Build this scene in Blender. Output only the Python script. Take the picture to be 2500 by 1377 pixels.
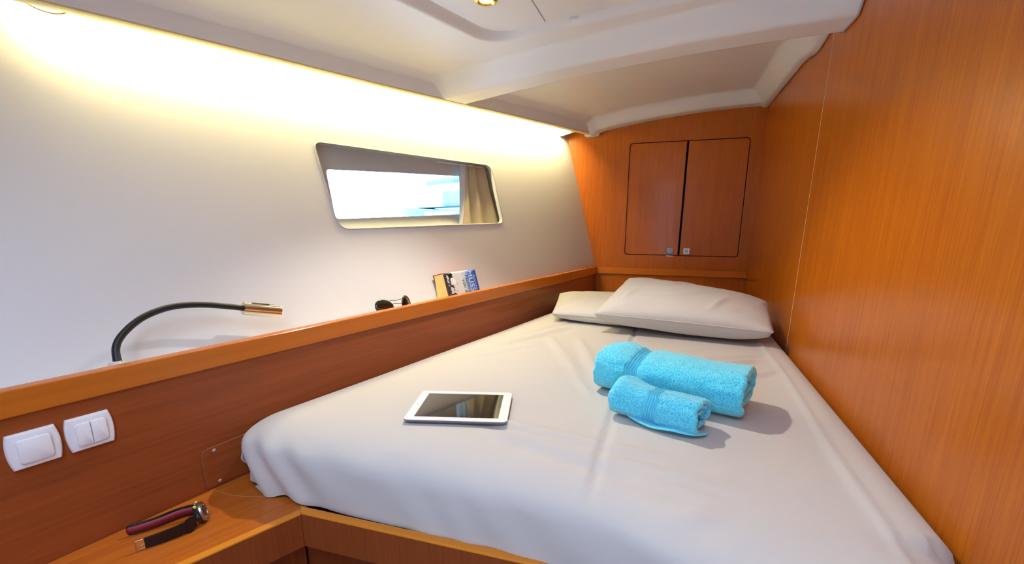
import bpy, bmesh, math, random
from mathutils import Vector, Matrix, noise
random.seed(7)
for o in list(bpy.data.objects): bpy.data.objects.remove(o)
sc = bpy.context.scene
C = sc.collection
H = 1.25                      # height of the camera above the cabin sole; scene heights below are relative to it
rad = math.radians

# ------------------------------------------------------------------ camera
pit, yaw = .2477, -.3309
F = Vector((math.sin(yaw)*math.cos(pit), math.cos(yaw)*math.cos(pit), -math.sin(pit)))
R = Vector((math.cos(yaw), -math.sin(yaw), 0)); U = R.cross(F)
cd = bpy.data.cameras.new('camera'); cam = bpy.data.objects.new('camera', cd); C.objects.link(cam)
M = Matrix((R, U, -F)).transposed().to_4x4(); M.translation = (0, 0, H); cam.matrix_world = M
cd.sensor_fit = 'HORIZONTAL'; cd.sensor_width = 36; cd.lens = 1117.7/2500*36
cd.shift_y = (824.6-688.5)/2500; cd.clip_start = .02; cd.clip_end = 300
sc.camera = cam

# ------------------------------------------------------------------ world, exposure
w = bpy.data.worlds.new('world'); sc.world = w; w.use_nodes = True
bg = w.node_tree.nodes['Background']; bg.inputs[0].default_value = (.56, .73, 1, 1); bg.inputs[1].default_value = 7.6
sc.view_settings.view_transform = 'Standard'; sc.view_settings.look = 'None'
sc.view_settings.exposure = .15; sc.view_settings.gamma = 1; sc.view_settings.use_curve_mapping = False
STRIP_W, SPOT_W = 215.0, 36.0

# ------------------------------------------------------------------ materials
def lin(c):
    if isinstance(c, str):
        c = [int(c[i:i+2], 16)/255 for i in (0, 2, 4)]
        c = [x/12.92 if x <= .04045 else ((x+.055)/1.055)**2.4 for x in c]
    return (*c, 1)
def mat(name, col, rough=.5, metal=0, spec=.5, coat=0, emit=None, estr=0, sheen=0):
    m = bpy.data.materials.new(name); m.use_nodes = True; b = m.node_tree.nodes['Principled BSDF']
    b.inputs['Base Color'].default_value = lin(col); b.inputs['Roughness'].default_value = rough
    b.inputs['Metallic'].default_value = metal; b.inputs['Specular IOR Level'].default_value = spec
    b.inputs['Coat Weight'].default_value = coat; b.inputs['Coat Roughness'].default_value = .08
    b.inputs['Sheen Weight'].default_value = sheen
    if emit: b.inputs['Emission Color'].default_value = lin(emit); b.inputs['Emission Strength'].default_value = estr
    return m
def bsdf(m): return m.node_tree.nodes['Principled BSDF']
def coords(m, rot=(0, 0, 0), scale=(1, 1, 1)):
    nt = m.node_tree; tc = nt.nodes.new('ShaderNodeTexCoord')
    a = nt.nodes.new('ShaderNodeMapping'); a.inputs['Rotation'].default_value = rot
    b = nt.nodes.new('ShaderNodeMapping'); b.inputs['Scale'].default_value = scale
    nt.links.new(tc.outputs['Object'], a.inputs[0]); nt.links.new(a.outputs[0], b.inputs[0]); return b.outputs[0]
def wood(name, c1, c2, axis='z', rz=0, rough=.3, fine=240, stretch=40, coat=.06):
    """fine straight grain along one axis, colours c1 (streak) to c2"""
    m = mat(name, c2, rough, coat=coat, spec=.24); nt = m.node_tree; N = nt.nodes; L = nt.links
    s = [1, 1, 1]; s['xyz'.index(axis)] = 1/stretch
    v = coords(m, (0, 0, rz), s)
    n1 = N.new('ShaderNodeTexNoise'); n1.inputs['Scale'].default_value = fine; n1.inputs['Detail'].default_value = 5; n1.inputs['Roughness'].default_value = .65
    n2 = N.new('ShaderNodeTexNoise'); n2.inputs['Scale'].default_value = fine*.12; n2.inputs['Detail'].default_value = 3
    L.new(v, n1.inputs['Vector']); L.new(v, n2.inputs['Vector'])
    mx = N.new('ShaderNodeMix'); mx.data_type = 'FLOAT'; mx.inputs[0].default_value = .25
    L.new(n1.outputs['Fac'], mx.inputs[2]); L.new(n2.outputs['Fac'], mx.inputs[3])
    cr = N.new('ShaderNodeValToRGB'); e = cr.color_ramp.elements
    e[0].position = .32; e[0].color = lin(c1); e[1].position = .68; e[1].color = lin(c2)
    L.new(mx.outputs[0], cr.inputs[0]); L.new(cr.outputs[0], bsdf(m).inputs['Base Color'])
    bp = N.new('ShaderNodeBump'); bp.inputs['Strength'].default_value = .06; bp.inputs['Distance'].default_value = .001
    L.new(n1.outputs['Fac'], bp.inputs['Height']); L.new(bp.outputs[0], bsdf(m).inputs['Normal'])
    return m
def bumpy(m, scale, strength, dist=.001, detail=2, vscale=(1, 1, 1)):
    nt = m.node_tree; v = coords(m, (0, 0, 0), vscale); n = nt.nodes.new('ShaderNodeTexNoise'); n.inputs['Scale'].default_value = scale; n.inputs['Detail'].default_value = detail
    nt.links.new(v, n.inputs['Vector']); b = nt.nodes.new('ShaderNodeBump'); b.inputs['Strength'].default_value = strength; b.inputs['Distance'].default_value = dist
    nt.links.new(n.outputs['Fac'], b.inputs['Height']); nt.links.new(b.outputs[0], bsdf(m).inputs['Normal']); return n

AF = math.atan(.233)          # heading of the hull-side fascia
W_WALL = wood('teak_wall', 'a3510f', 'bf6a12', 'z', rough=.27)
W_END = wood('teak_bulkhead', '9c4e14', 'b6641a', 'z', rough=.3)
W_FASC = wood('teak_fascia', '82401f', '9c5026', 'y', AF, rough=.33, fine=110)
W_RAIL = wood('solid_rail', 'b4621c', 'c26d22', 'y', AF, rough=.24, fine=60)
W_LEDGE = wood('solid_ledge', 'b4621c', 'c26d22', 'x', 0, rough=.26, fine=60)
W_TABLE = wood('teak_table', 'a5521c', 'c46c24', 'y', rad(22), rough=.26, fine=110)
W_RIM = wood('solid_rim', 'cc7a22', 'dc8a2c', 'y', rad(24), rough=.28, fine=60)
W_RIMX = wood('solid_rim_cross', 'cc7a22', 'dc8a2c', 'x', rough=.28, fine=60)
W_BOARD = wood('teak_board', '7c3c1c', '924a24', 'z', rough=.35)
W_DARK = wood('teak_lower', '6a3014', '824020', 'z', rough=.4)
GAP = mat('dark_gap', '1a0d06', .9)
FILLER = mat('seam_filler', 'f2cf8c', .6)
GEL = mat('headliner_white', 'e6e6e6', .45); bumpy(GEL, 60, .05)
HULLM = mat('hull_liner', 'd9d8da', .55); bumpy(HULLM, 40, .04)
WHITE = mat('white_plastic', 'e6e4e6', .35)
WFRAME = mat('window_frame_grey', 'b9bcc0', .5)
CHROME = mat('chrome', 'd8d4cc', .12, 1)
DCHROME = mat('dark_chrome', '5a5a58', .2, 1)
STEEL = mat('brushed_steel', 'b9b4ac', .28, 1)
BLACK = mat('black_rubber', '171717', .45)
SHEET = mat('sheet_cotton', 'c6c2bd', .85, sheen=.2, spec=.2); bumpy(SHEET, 900, .12, .0006, 3)
CASE = mat('pillowcase_cotton', 'c9c6c4', .85, sheen=.2, spec=.2); bumpy(CASE, 900, .1, .0006, 3)
CURT = mat('curtain_beige', 'bbae92', .9, spec=.2); bumpy(CURT, 700, .15)
LIT_HEM = mat('curtain_lit_hem', 'cfd3d8', .9)  # paler than the curtain: light on its leading edge put into the colour
def terry(name, col, col2):
    m = mat(name, col, .95, sheen=.6, spec=.1); n = bumpy(m, 420, .6, .004, 2)
    cr = m.node_tree.nodes.new('ShaderNodeValToRGB'); e = cr.color_ramp.elements
    e[0].position = .35; e[0].color = lin(col2); e[1].position = .6; e[1].color = lin(col)
    m.node_tree.links.new(n.outputs['Fac'], cr.inputs[0]); m.node_tree.links.new(cr.outputs[0], bsdf(m).inputs['Base Color']); return m
TERRY = terry('terry_turquoise', '70f0ff', '30bcee')
TERRY2 = terry('terry_turquoise_worn', '6eeaff', '36bae8')
TWOVEN = mat('towel_border', '6adcf4', .9, sheen=.4, spec=.1)

# ------------------------------------------------------------------ object helpers
def up(v): return Vector((v[0], v[1], v[2]+H))
def link(name, me, m, parent=None, smooth=False):
    o = bpy.data.objects.new(name, me); C.objects.link(o)
    if parent: o.parent = parent
    for x in (m if isinstance(m, (list, tuple)) else [m]): me.materials.append(x)
    if smooth: me.shade_smooth()
    return o
def mesh(name, vs, fs, m, parent=None, smooth=False, raw=False, angle=None):
    me = bpy.data.meshes.new(name); me.from_pydata([tuple(v) if raw else tuple(up(v)) for v in vs], [], fs); me.validate()
    bm = bmesh.new(); bm.from_mesh(me); bmesh.ops.recalc_face_normals(bm, faces=bm.faces); bm.to_mesh(me); bm.free()
    o = link(name, me, m, parent, smooth)
    if angle: me.set_sharp_from_angle(angle=rad(angle))
    return o
def tag(o, label=None, cat=None, group=None, kind=None):
    for k, v in (('label', label), ('category', cat), ('group', group), ('kind', kind)):
        if v: o[k] = v
    return o
def empty(name, loc):
    o = bpy.data.objects.new(name, None); C.objects.link(o); o.location = loc; o.empty_display_size = .05; return o
def adopt(parent, *objs):
    """parent meshes built in world space to an Empty at the thing's base"""
    bpy.context.view_layer.update()
    for o in objs:
        o.parent = parent; o.matrix_parent_inverse = Matrix.Translation(parent.location).inverted()
def bevel(o, wd, seg=2, angle=40):
    b = o.modifiers.new('bevel', 'BEVEL'); b.width = wd; b.segments = seg; b.limit_method = 'ANGLE'; b.angle_limit = rad(angle); b.harden_normals = False
    return o
def prism(name, poly, z0, z1, m, parent=None, bv=0, smooth=False):
    """vertical prism from an xy outline"""
    n = len(poly); vs = [(x, y, z0) for x, y in poly]+[(x, y, z1) for x, y in poly]
    fs = [tuple(range(n))[::-1], tuple(range(n, 2*n))]+[(i, (i+1) % n, n+(i+1) % n, n+i) for i in range(n)]
    o = mesh(name, vs, fs, m, parent, smooth)
    if bv: bevel(o, bv)
    return o
def box(name, a, b, m, parent=None, bv=0):
    return prism(name, [(a[0], a[1]), (b[0], a[1]), (b[0], b[1]), (a[0], b[1])], a[2], b[2], m, parent, bv)
def slab(name, pts, nrm, th, m, parent=None, bv=0, seg=2):
    """outline pts (3-D, planar) extruded by th along nrm"""
    n = len(pts); nrm = Vector(nrm).normalized(); vs = [Vector(p) for p in pts]; vs += [v+nrm*th for v in vs]
    fs = [tuple(range(n))[::-1], tuple(range(n, 2*n))]+[(i, (i+1) % n, n+(i+1) % n, n+i) for i in range(n)]
    o = mesh(name, vs, fs, m, parent)
    if bv: bevel(o, bv, seg)
    return o
def rrect(w, h, r, n=6, rs=None):
    """rounded rectangle outline centred on 0"""
    out = []
    for k, (sx, sy) in enumerate(((1, 1), (-1, 1), (-1, -1), (1, -1))):
        rr = rs[k] if rs else r
        for i in range(n+1):
            a = math.pi/2*(k+i/n); out.append((sx*(w/2-rr)+rr*math.cos(a), sy*(h/2-rr)+rr*math.sin(a)))
    return out
def roundpoly(P, r, n=6):
    """round the corners of a 2-D polygon"""
    out = []; N = len(P)
    for i in range(N):
        p = Vector(P[i]); a = (Vector(P[i-1])-p); b = (Vector(P[(i+1) % N])-p); rr = r[i] if isinstance(r, (list, tuple)) else r
        A = p+a.normalized()*rr; B = p+b.normalized()*rr
        for k in range(n+1):
            t = k/n; out.append(tuple((1-t)**2*A+2*t*(1-t)*p+t*t*B))
    return out
def tube(name, path, r, m, parent=None, seg=12, closed=False, taper=None):
    P = [Vector(p) for p in path]; n = len(P); vs = []; fs = []; prev = None
    for i, p in enumerate(P):
        t = (P[(i+1) % n]-P[i-1]) if closed else (P[min(i+1, n-1)]-P[max(i-1, 0)])
        t.normalize()
        if prev is None: s = t.orthogonal().normalized()
        else: s = (prev-t*prev.dot(t)).normalized()
        prev = s; q = t.cross(s); rr = taper[i] if taper else r
        for k in range(seg):
            a = 2*math.pi*k/seg; vs.append(p+s*math.cos(a)*rr+q*math.sin(a)*rr)
    for i in range(n if closed else n-1):
        for k in range(seg):
            j = (i+1) % n; fs.append((i*seg+k, i*seg+(k+1) % seg, j*seg+(k+1) % seg, j*seg+k))
    if not closed: fs += [tuple(range(seg))[::-1], tuple(range((n-1)*seg, n*seg))]
    return mesh(name, vs, fs, m, parent, True, angle=50)
def spline(pts, n=8):
    P = [Vector(p) for p in pts]; P = [2*P[0]-P[1]]+P+[2*P[-1]-P[-2]]; out = []
    for i in range(1, len(P)-2):
        for k in range(n):
            t = k/n; a, b, c, d = P[i-1:i+3]
            out.append(.5*((2*b)+(c-a)*t+(2*a-5*b+4*c-d)*t*t+(3*b-a-3*c+d)*t**3))
    return out+[P[-2]]
def lathe(name, prof, org, axis, m, parent=None, seg=32, angle=35, mats=None):
    """prof: (radius, height) along axis"""
    ax = Vector(axis).normalized(); s = ax.orthogonal().normalized(); q = ax.cross(s); org = Vector(org); vs = []; fs = []
    for r, h in prof:
        for k in range(seg):
            a = 2*math.pi*k/seg; vs.append(org+ax*h+(s*math.cos(a)+q*math.sin(a))*max(r, 1e-5))
    for i in range(len(prof)-1):
        for k in range(seg): fs.append((i*seg+k, i*seg+(k+1) % seg, (i+1)*seg+(k+1) % seg, (i+1)*seg+k))
    fs += [tuple(range(seg))[::-1], tuple(range((len(prof)-1)*seg, len(prof)*seg))]
    return mesh(name, vs, fs, m, parent, True, angle=angle)
def grid(name, f, nu, nv, m, parent=None, smooth=True):
    vs = [f(i/nu, j/nv) for j in range(nv+1) for i in range(nu+1)]
    fs = [(j*(nu+1)+i, j*(nu+1)+i+1, (j+1)*(nu+1)+i+1, (j+1)*(nu+1)+i) for j in range(nv) for i in range(nu)]
    return mesh(name, vs, fs, m, parent, smooth)
def ss(a, b, x):
    t = max(0, min(1, (x-a)/(b-a))); return t*t*(3-2*t)

# ------------------------------------------------------------------ the cabin's main surfaces
XR, YE, YN = .432, 3.024, -.62
def hx(y, z):                 # hull liner: flared and tapering aft
    return -.459-.262*(z+.28)-(YE-y)*(.315+.16*(z+.28))
def fx(y): return -1.154+.233*y           # fascia face
FD = Vector((math.sin(AF), math.cos(AF), 0)); FN = Vector((math.cos(AF), -math.sin(AF), 0))
def fas(y, z, out=0): p = Vector((fx(y), y, z)); return p+FN*out
RAILT, RAILB, TBL, MT = -.279, -.327, -.62, -.451

fl = box('floor', (-2.2, YN-.1, -1.28), (XR+.05, 3.1, -1.25), wood('teak_sole', '6b3a1c', '8a5028', 'y', rough=.35)); tag(fl, kind='structure')

# right bulkhead: two veneer panels with a pale seam between
wr = box('wall_right', (XR+.012, YN, -1.25), (XR+.04, YE+.03, .80), W_DARK); tag(wr, kind='structure')
a = box('panel', (XR, YN, -1.25), (XR+.012, 1.8838, .80), W_WALL, wr)
b = box('panel', (XR, 1.8862, -1.25), (XR+.012, YE, .80), W_WALL, wr)
c = box('seam_strip', (XR-.0004, 1.8838, -1.25), (XR+.012, 1.8862, .80), FILLER, wr)

# end bulkhead with the cupboard opening
cab = roundpoly([(-.288, .457), (.366, .457), (.371, -.203), (-.283, -.2)], .02, 6)   # x,z
outer = [(-1.0, .80), (XR, .80), (XR, -1.25), (-1.0, -1.25)]
def ring_fill(name, hole, outer, f, m, parent=None, depth=None):
    """plate with a hole: outline of hole matched to the outer quad by angle"""
    hole = [Vector(h) for h in hole]; c = sum(hole, Vector((0, 0)))/len(hole); N = len(outer); O = []
    for h in hole:
        d = (h-c); best = None
        for i in range(N):
            p, q = Vector(outer[i]), Vector(outer[(i+1) % N]); e = q-p; den = d.x*e.y-d.y*e.x
            if abs(den) < 1e-9: continue
            t = ((p.x-c.x)*e.y-(p.y-c.y)*e.x)/den; s = ((p.x-c.x)*d.y-(p.y-c.y)*d.x)/den
            if t > 0 and -1e-6 <= s <= 1+1e-6 and (best is None or t < best): best = t
        O.append(c+d*best)
    return hole, O
def plate_with_hole(name, hole, outer, f, rings, m, dense=None, parent=None):
    """f(u,v)->3-D; hole densified; the corners of outer are added through extra rays"""
    c = sum((Vector(h) for h in hole), Vector((0, 0)))/len(hole)
    pts = []
    n = len(hole)
    for i in range(n):                       # densify long hole edges
        p, q = Vector(hole[i]), Vector(hole[(i+1) % n]); k = max(1, int((q-p).length/.02))
        pts += [p+(q-p)*(j/k) for j in range(k)]
    for o in outer:                          # ray to every outer corner
        d = Vector(o)-c; best = None; P = [Vector(h) for h in pts]
        for i in range(len(P)):
            p, q = P[i], P[(i+1) % len(P)]; e = q-p; den = d.x*e.y-d.y*e.x
            if abs(den) < 1e-12: continue
            t = ((p.x-c.x)*e.y-(p.y-c.y)*e.x)/den; s = ((p.x-c.x)*d.y-(p.y-c.y)*d.x)/den
            if t > 0 and 0 <= s < 1: best = (i, c+d*t)
        if best: pts.insert(best[0]+1, best[1])
    hole2, O = ring_fill(name, pts, outer, f, m)
    N = len(hole2); vs = []; fs = []
    for r in range(rings+1):
        t = (r/rings)**1.6
        vs += [f(*(h.lerp(o, t))) for h, o in zip(hole2, O)]
    for r in range(rings):
        for i in range(N):
            j = (i+1) % N; fs.append((r*N+i, r*N+j, (r+1)*N+j, (r+1)*N+i))
    return mesh(name, vs, fs, m, parent, True, angle=30), hole2
we, cl = plate_with_hole('wall_end', cab, outer, lambda x, z: (x, YE, z), 1, W_END); tag(we, kind='structure'); we.data.shade_flat()
sl = we.modifiers.new('solid', 'SOLIDIFY'); sl.thickness = .02; sl.offset = 0
box('back_panel', (-1.0, YE+.03, -1.25), (XR+.03, YE+.04, .8), W_DARK, we)

# hull liner with the port light opening (y,z outline)
WIN = roundpoly([(1.435, .281), (2.290, .277), (2.233, -.006), (1.367, -.025)], [.03, .04, .03, .045], 8)
wh, wl = plate_with_hole('wall_left', WIN, [(YN, .78), (YE+.01, .78), (YE+.01, -.36), (YN, -.36)], lambda y, z: (min(hx(y, z), fx(y)-.02) if z < RAILT-.004 else hx(y, z), y, z), 14, HULLM); tag(wh, kind='structure')

# unseen bulkhead behind the camera, its door opened to add fill light
wn = empty('wall_near', (0, YN, 0)); tag(wn, kind='structure')
adopt(wn, box('panel', (-2.2, YN-.03, -1.25), (-.75, YN, .8), W_DARK), box('panel', (.0, YN-.03, -1.25), (XR+.03, YN, .8), W_DARK), box('panel', (-.75, YN-.03, .55), (0, YN, .8), W_DARK))
dr = box('door_1', (-.748, YN-.04, -1.25), (-.26, YN-.012, .548), W_DARK); tag(dr, kind='structure')

# ------------------------------------------------------------------ headliner
FL = [(-2.14, -.62), (-1.482, .83), (-1.377, 1.046), (-1.247, 1.352), (-1.062, 1.809), (-.927, 2.075), (-.50, 2.985)]
def flx(y):
    for (x0, y0), (x1, y1) in zip(FL, FL[1:]):
        if y <= y1: return x0+(x1-x0)*(y-y0)/(y1-y0)
    return FL[-1][0]+(y-FL[-1][1])*.46
def flx_s(y): return sum(flx(y+d) for d in (-.25, -.15, -.05, .05, .15, .25))/6 if y < 2.7 else sum(flx(y+d) for d in (-.05, 0, .05))/3
FLZ = .515
HATCH = [(-.665, 1.705), (.31, 1.585), (.31, .3), (-1.09, .3)]
def sd_poly(x, y, P):
    best = 1e9; ins = True; n = len(P)
    for i in range(n):
        ax, ay = P[i]; bx_, by = P[(i+1) % n]; ex, ey = bx_-ax, by-ay; L = math.hypot(ex, ey)
        d = ((x-ax)*ey-(y-ay)*ex)/L*-1       # >0 inside for clockwise outline
        best = min(best, d)
    return best
def hatch_in(x, y):
    """inside distance with a rounded far-left corner"""
    def side(i):
        ax, ay = HATCH[i]; bx_, by = HATCH[(i+1) % 4]; ex, ey = bx_-ax, by-ay; return -((x-ax)*ey-(y-ay)*ex)/math.hypot(ex, ey)*-1
    d0, d1, d2, d3 = [side(i) for i in range(4)]
    r = .09
    if d0 < r and d3 < r: c = r-math.hypot(r-d0, r-d3)
    else: c = min(d0, d3)
    return min(c, d1, d2)
def ceil_z(x, y):
    x0 = flx_s(y); t = max(0, min(1, (x-x0)/(XR-x0))); s = 1-(1-t)**2
    z = .588+s*(.042+.048*ss(1.85, 2.3, y))
    z -= .02*(1-ss(0, .05, x-x0))                                  # cove beside the hull flange
    hi = hatch_in(x, y)
    z += .028*ss(-.004, .022, hi)
    rr_ = (.028+.045*ss(1.85, 2.1, y))*ss(XR-.10, XR-.022, x)      # rim along the right bulkhead
    re_ = .065*ss(2.90, 2.955, y)                                  # rim along the end bulkhead
    z -= max(rr_, re_)
    zb = FLZ+.04*math.sin(math.pi*min(1, t)*.72)
    yb = 2.07-.2206*(x+.93); d = y-yb
    w_ = ss(-.185, -.115, d)*(1-ss(0, .018, d))
    if w_ > 0 and z > zb: z = z+(zb-z)*w_
    return z
def ceil_pt(u, v):
    y = .30+(2.99-.30)*v; x0 = flx_s(y)
    x = x0+(XR-.006-x0)*u
    sl_ = -.2206*(1-ss(2.2, 2.9, y))*ss(.9, 1.5, y)               # rows follow the beam
    y2 = y+sl_*(x+.25); x0 = flx_s(y2); x = x0+(XR-.006-x0)*u
    return (x, y2, ceil_z(x, y2))
ce = grid('ceiling', ceil_pt, 210, 380, GEL); tag(ce, kind='structure')
# white edge strip of the moulding along the right bulkhead
vs = []; 
for j in range(421):
    p = ceil_pt(1, j/420); vs += [(p[0], p[1], p[2]), (p[0], p[1], p[2]+.012), (p[0]-.004, p[1], p[2]-.0035), (p[0]+.004, p[1], p[2]-.0035)]
fs = [(4*j+2, 4*j+3, 4*j+7, 4*j+6) for j in range(420)]+[(4*j+3, 4*j+1, 4*j+5, 4*j+7) for j in range(420)]
mesh('edge_strip', vs, fs, WHITE, ce, True)
# vertical flange face beside the hull, rolled lip underneath
ys = [YN+(2.985-YN)*i/120 for i in range(121)]
prof = [(.004, .585), (0, .56), (0, FLZ+.004), (-.004, FLZ+.002), (-.008, FLZ+.004), (-.008, .585)]
vs = []; n = len(prof)
for y in ys:
    for dx, z in prof: vs.append((flx_s(y)+dx*1.1, y, z))
fs = [(i*n+k, i*n+k+1, (i+1)*n+k+1, (i+1)*n+k) for i in range(120) for k in range(n-1)]
fs += [tuple(range(n)), tuple(range(120*n, 121*n))]
tr = mesh('trim_1', vs, fs, GEL, None, True, angle=40); tag(tr, kind='structure')
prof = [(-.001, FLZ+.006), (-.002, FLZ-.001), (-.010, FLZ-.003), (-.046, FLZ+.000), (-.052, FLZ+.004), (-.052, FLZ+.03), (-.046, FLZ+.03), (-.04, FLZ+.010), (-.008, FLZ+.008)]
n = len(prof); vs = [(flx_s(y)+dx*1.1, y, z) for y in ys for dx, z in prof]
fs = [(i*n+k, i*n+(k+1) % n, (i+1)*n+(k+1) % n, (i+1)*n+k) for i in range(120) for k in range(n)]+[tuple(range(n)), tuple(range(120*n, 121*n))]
mesh('light_lip', vs, fs, mat('lip_painted_glow', 'c9bd92', .5), tr, True, angle=40)  # warm glow of the strip light put into the lip's colour
# cove roof above the strip light
grid('cove_top', lambda u, v: (hx(YN+(3.02-YN)*v, .62)*(1-u)+(flx_s(YN+(3.02-YN)*v)+.0)*u, YN+(3.02-YN)*v, .60), 4, 60, GEL, ce)
# end cap of the flange by the bulkhead
slab('end_cap', [(-.56, 2.985, .508), (-.545, 2.985, .50), (-.475, 2.985, .505), (-.465, 2.985, .53), (-.465, 2.985, .56), (-.56, 2.985, .56)], (0, 1, 0), .03, WHITE, tr, .004)
# trim round the end bulkhead
def endz(x): return ceil_z(x, 2.98)
vs = []; fs = []
for i in range(61):
    x = -.53+(XR-.006+.53)*i/60; z = endz(x); vs += [(x, 2.985, z), (x, 3.02, z-.002), (x, 3.02, z+.03)]
for i in range(60): fs += [(3*i, 3*i+1, 3*i+4, 3*i+3), (3*i+1, 3*i+2, 3*i+5, 3*i+4)]
mesh('end_strip', vs, fs, GEL, ce, True, angle=40)
# closing pieces above (keep daylight out)
HX0, HX1, HY0, HY1 = -.85, .20, -.45, .27            # unseen open deck hatch, added to let in cool sky fill
for a_, b_ in (((-2.3, HY1), (XR+.05, YE+.05)), ((-2.3, YN-.05), (XR+.05, HY0)), ((-2.3, HY0), (HX0, HY1)), ((HX1, HY0), (XR+.05, HY1))):
    box('deck', (a_[0], a_[1], .80), (b_[0], b_[1], .83), WHITE, ce)
for a_, b_ in (((-2.1, YN), (XR, HY0)), ((-2.1, HY0), (HX0, HY1+.04)), ((HX1, HY0), (XR, HY1+.04)), ((-1.5, HY1), (XR, HY1+.04))):
    box('headliner_panel', (a_[0], a_[1], .64), (b_[0], b_[1], .655), GEL, ce)
for a_, b_ in (((HX0-.01, HY0), (HX0, HY1)), ((HX1, HY0), (HX1+.01, HY1)), ((HX0, HY0-.01), (HX1, HY0)), ((HX0, HY1), (HX1, HY1+.01))):
    box('fill_hatch_coaming', (a_[0], a_[1], .64), (b_[0], b_[1], .86), GEL, ce)
# overhead hatch blind: three flush panels
def hz(x, y): return ceil_z(x, y)
def hpanel(poly):
    poly = roundpoly(poly[0], poly[1], 8)
    return slab('hatch_panel', [(x, y, .0) for x, y in poly], (0, 0, -1), .006, GEL)
hb = empty('overhead_hatch', (-.3, 1.0, H+.645)); tag(hb, 'off-white flush hatch blind of three panels set in the headliner', 'hatch')
pl = []
for poly, rr in (([(-.640, 1.682), (-.4545, 1.659), (-.4545, .32), (-1.045, .32)], [.085, .001, .001, .001]),
                 ([(-.4495, 1.6585), (-.0295, 1.607), (-.0295, .32), (-.4495, .32)], .001), ([(-.0245, 1.6065), (.283, 1.5685), (.283, .32), (-.0245, .32)], .001)):
    pp = roundpoly(poly, rr, 8); n = len(pp)
    # sheet that follows the camber, 6 mm thick
    xs0 = []
    NX, NY = 14, 40
    ymin = .32
    def top(u):
        x = poly[3][0]+(poly[2][0]-poly[3][0])*u; return x
    vs = []; fs = []
    for j in range(NY+1):
        for i in range(NX+1):
            u, v = i/NX, j/NY
            xl = poly[3][0]+(poly[0][0]-poly[3][0])*v; xr_ = poly[2][0]+(poly[1][0]-poly[2][0])*v
            yl = poly[3][1]+(poly[0][1]-poly[3][1])*v; yr = poly[2][1]+(poly[1][1]-poly[2][1])*v
            x = xl+(xr_-xl)*u; y = yl+(yr-yl)*u
            if rr != .001:                                 # round the far left corner
                r = .08; du = (x-xl); dv = (poly[0][1]+(poly[1][1]-poly[0][1])*u-y)
                if du < r and dv < r:
                    k = math.hypot(r-du, r-dv)
                    if k > r:
                        x += (r-du)*(1-r/k); y -= (r-dv)*(1-r/k)
            vs.append((x, y, ceil_z(x, y)-.007))
    q = len(vs); vs += [(a_, b_, c_+.0065) for a_, b_, c_ in vs]; W_ = NX+1
    for j in range(NY):
        for i in range(NX):
            k = j*W_+i; fs += [(k, k+1, k+W_+1, k+W_), (q+k, q+k+W_, q+k+W_+1, q+k+1)]
    for i in range(NX): fs += [(i, i+1, q+i+1, q+i), (NY*W_+i, NY*W_+i+1, q+NY*W_+i+1, q+NY*W_+i)]
    for j in range(NY): fs += [(j*W_, (j+1)*W_, q+(j+1)*W_, q+j*W_), (j*W_+NX, (j+1)*W_+NX, q+(j+1)*W_+NX, q+j*W_+NX)]
    pl.append(mesh('hatch_panel', vs, fs, GEL, None, True, angle=40))
x, y = -.375, 1.655
pl.append(slab('latch', [(x, y, ceil_z(x, y)-.002), (x+.03, y-.004, ceil_z(x, y)-.002), (x+.03, y+.028, ceil_z(x, y)-.002), (x+.006, y+.03, ceil_z(x, y)-.002)], (0, 0, -1), .008, WHITE, None, .002))
adopt(hb, *pl)

# ------------------------------------------------------------------ lamps
# recessed ceiling downlight
DX, DY = -.574, 1.436; DZ = ceil_z(DX, DY)-.007
dl = empty('ceiling_downlight', (DX, DY, DZ+H)); tag(dl, 'small round brass-rimmed downlight set in the hatch panel', 'ceiling light')
r_ = lathe('rim', [(.018, -.002), (.019, -.007), (.026, -.010), (.034, -.007), (.036, 0), (.03, 0)], (DX, DY, DZ), (0, 0, 1), mat('brass', 'd8b860', .2, 1))
l_ = lathe('lens', [(.0, -.001), (.018, -.001), (.018, -.0035), (0, -.0035)], (DX, DY, DZ), (0, 0, 1), mat('downlight_lens', 'fff0c8', .4, emit='ffe6a8', estr=25))
adopt(dl, r_, l_)
ld = bpy.data.lights.new('downlight_bulb', 'SPOT'); ld.energy = SPOT_W; ld.color = (1, .92, .78); ld.spot_size = rad(116); ld.spot_blend = .6; ld.shadow_soft_size = .02
lo = bpy.data.objects.new('downlight_bulb', ld); C.objects.link(lo); lo.location = (DX, DY, DZ+H-.02); lo.rotation_euler = Vector((.28, -.20, -1)).to_track_quat('-Z', 'Y').to_euler(); adopt(dl, lo)
# strip light hidden behind the flange
EM = mat('strip_diffuser', 'fff4d8', .5, emit=(1, .84, .40), estr=STRIP_W)
st = empty('strip_light', (hx(1.9, .55)+.08, 1.9, H+.55)); tag(st, 'long warm strip light hidden in the cove above the hull wall', 'strip light')
def strip_pt(y, o, z): return (hx(y, .55)+o, y, z)
ys = [.86+(2.93-.86)*i/40 for i in range(41)]
def ribbon(name, prof, ys, m):
    n = len(prof); vs = [strip_pt(y, o, z) for y in ys for o, z in prof]
    fs = [(i*n+k, i*n+(k+1) % n, (i+1)*n+(k+1) % n, (i+1)*n+k) for i in range(len(ys)-1) for k in range(n)]+[tuple(range(n))[::-1], tuple(range((len(ys)-1)*n, len(ys)*n))]
    return mesh(name, vs, fs, m)
housing = ribbon('housing', [(.052, .578), (.074, .578), (.074, .534), (.070, .536), (.068, .549), (.050, .557)], ys, WHITE)
diff = ribbon('diffuser', [(.0505, .5575), (.0675, .5495), (.066, .546), (.049, .554)], ys, EM)
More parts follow.
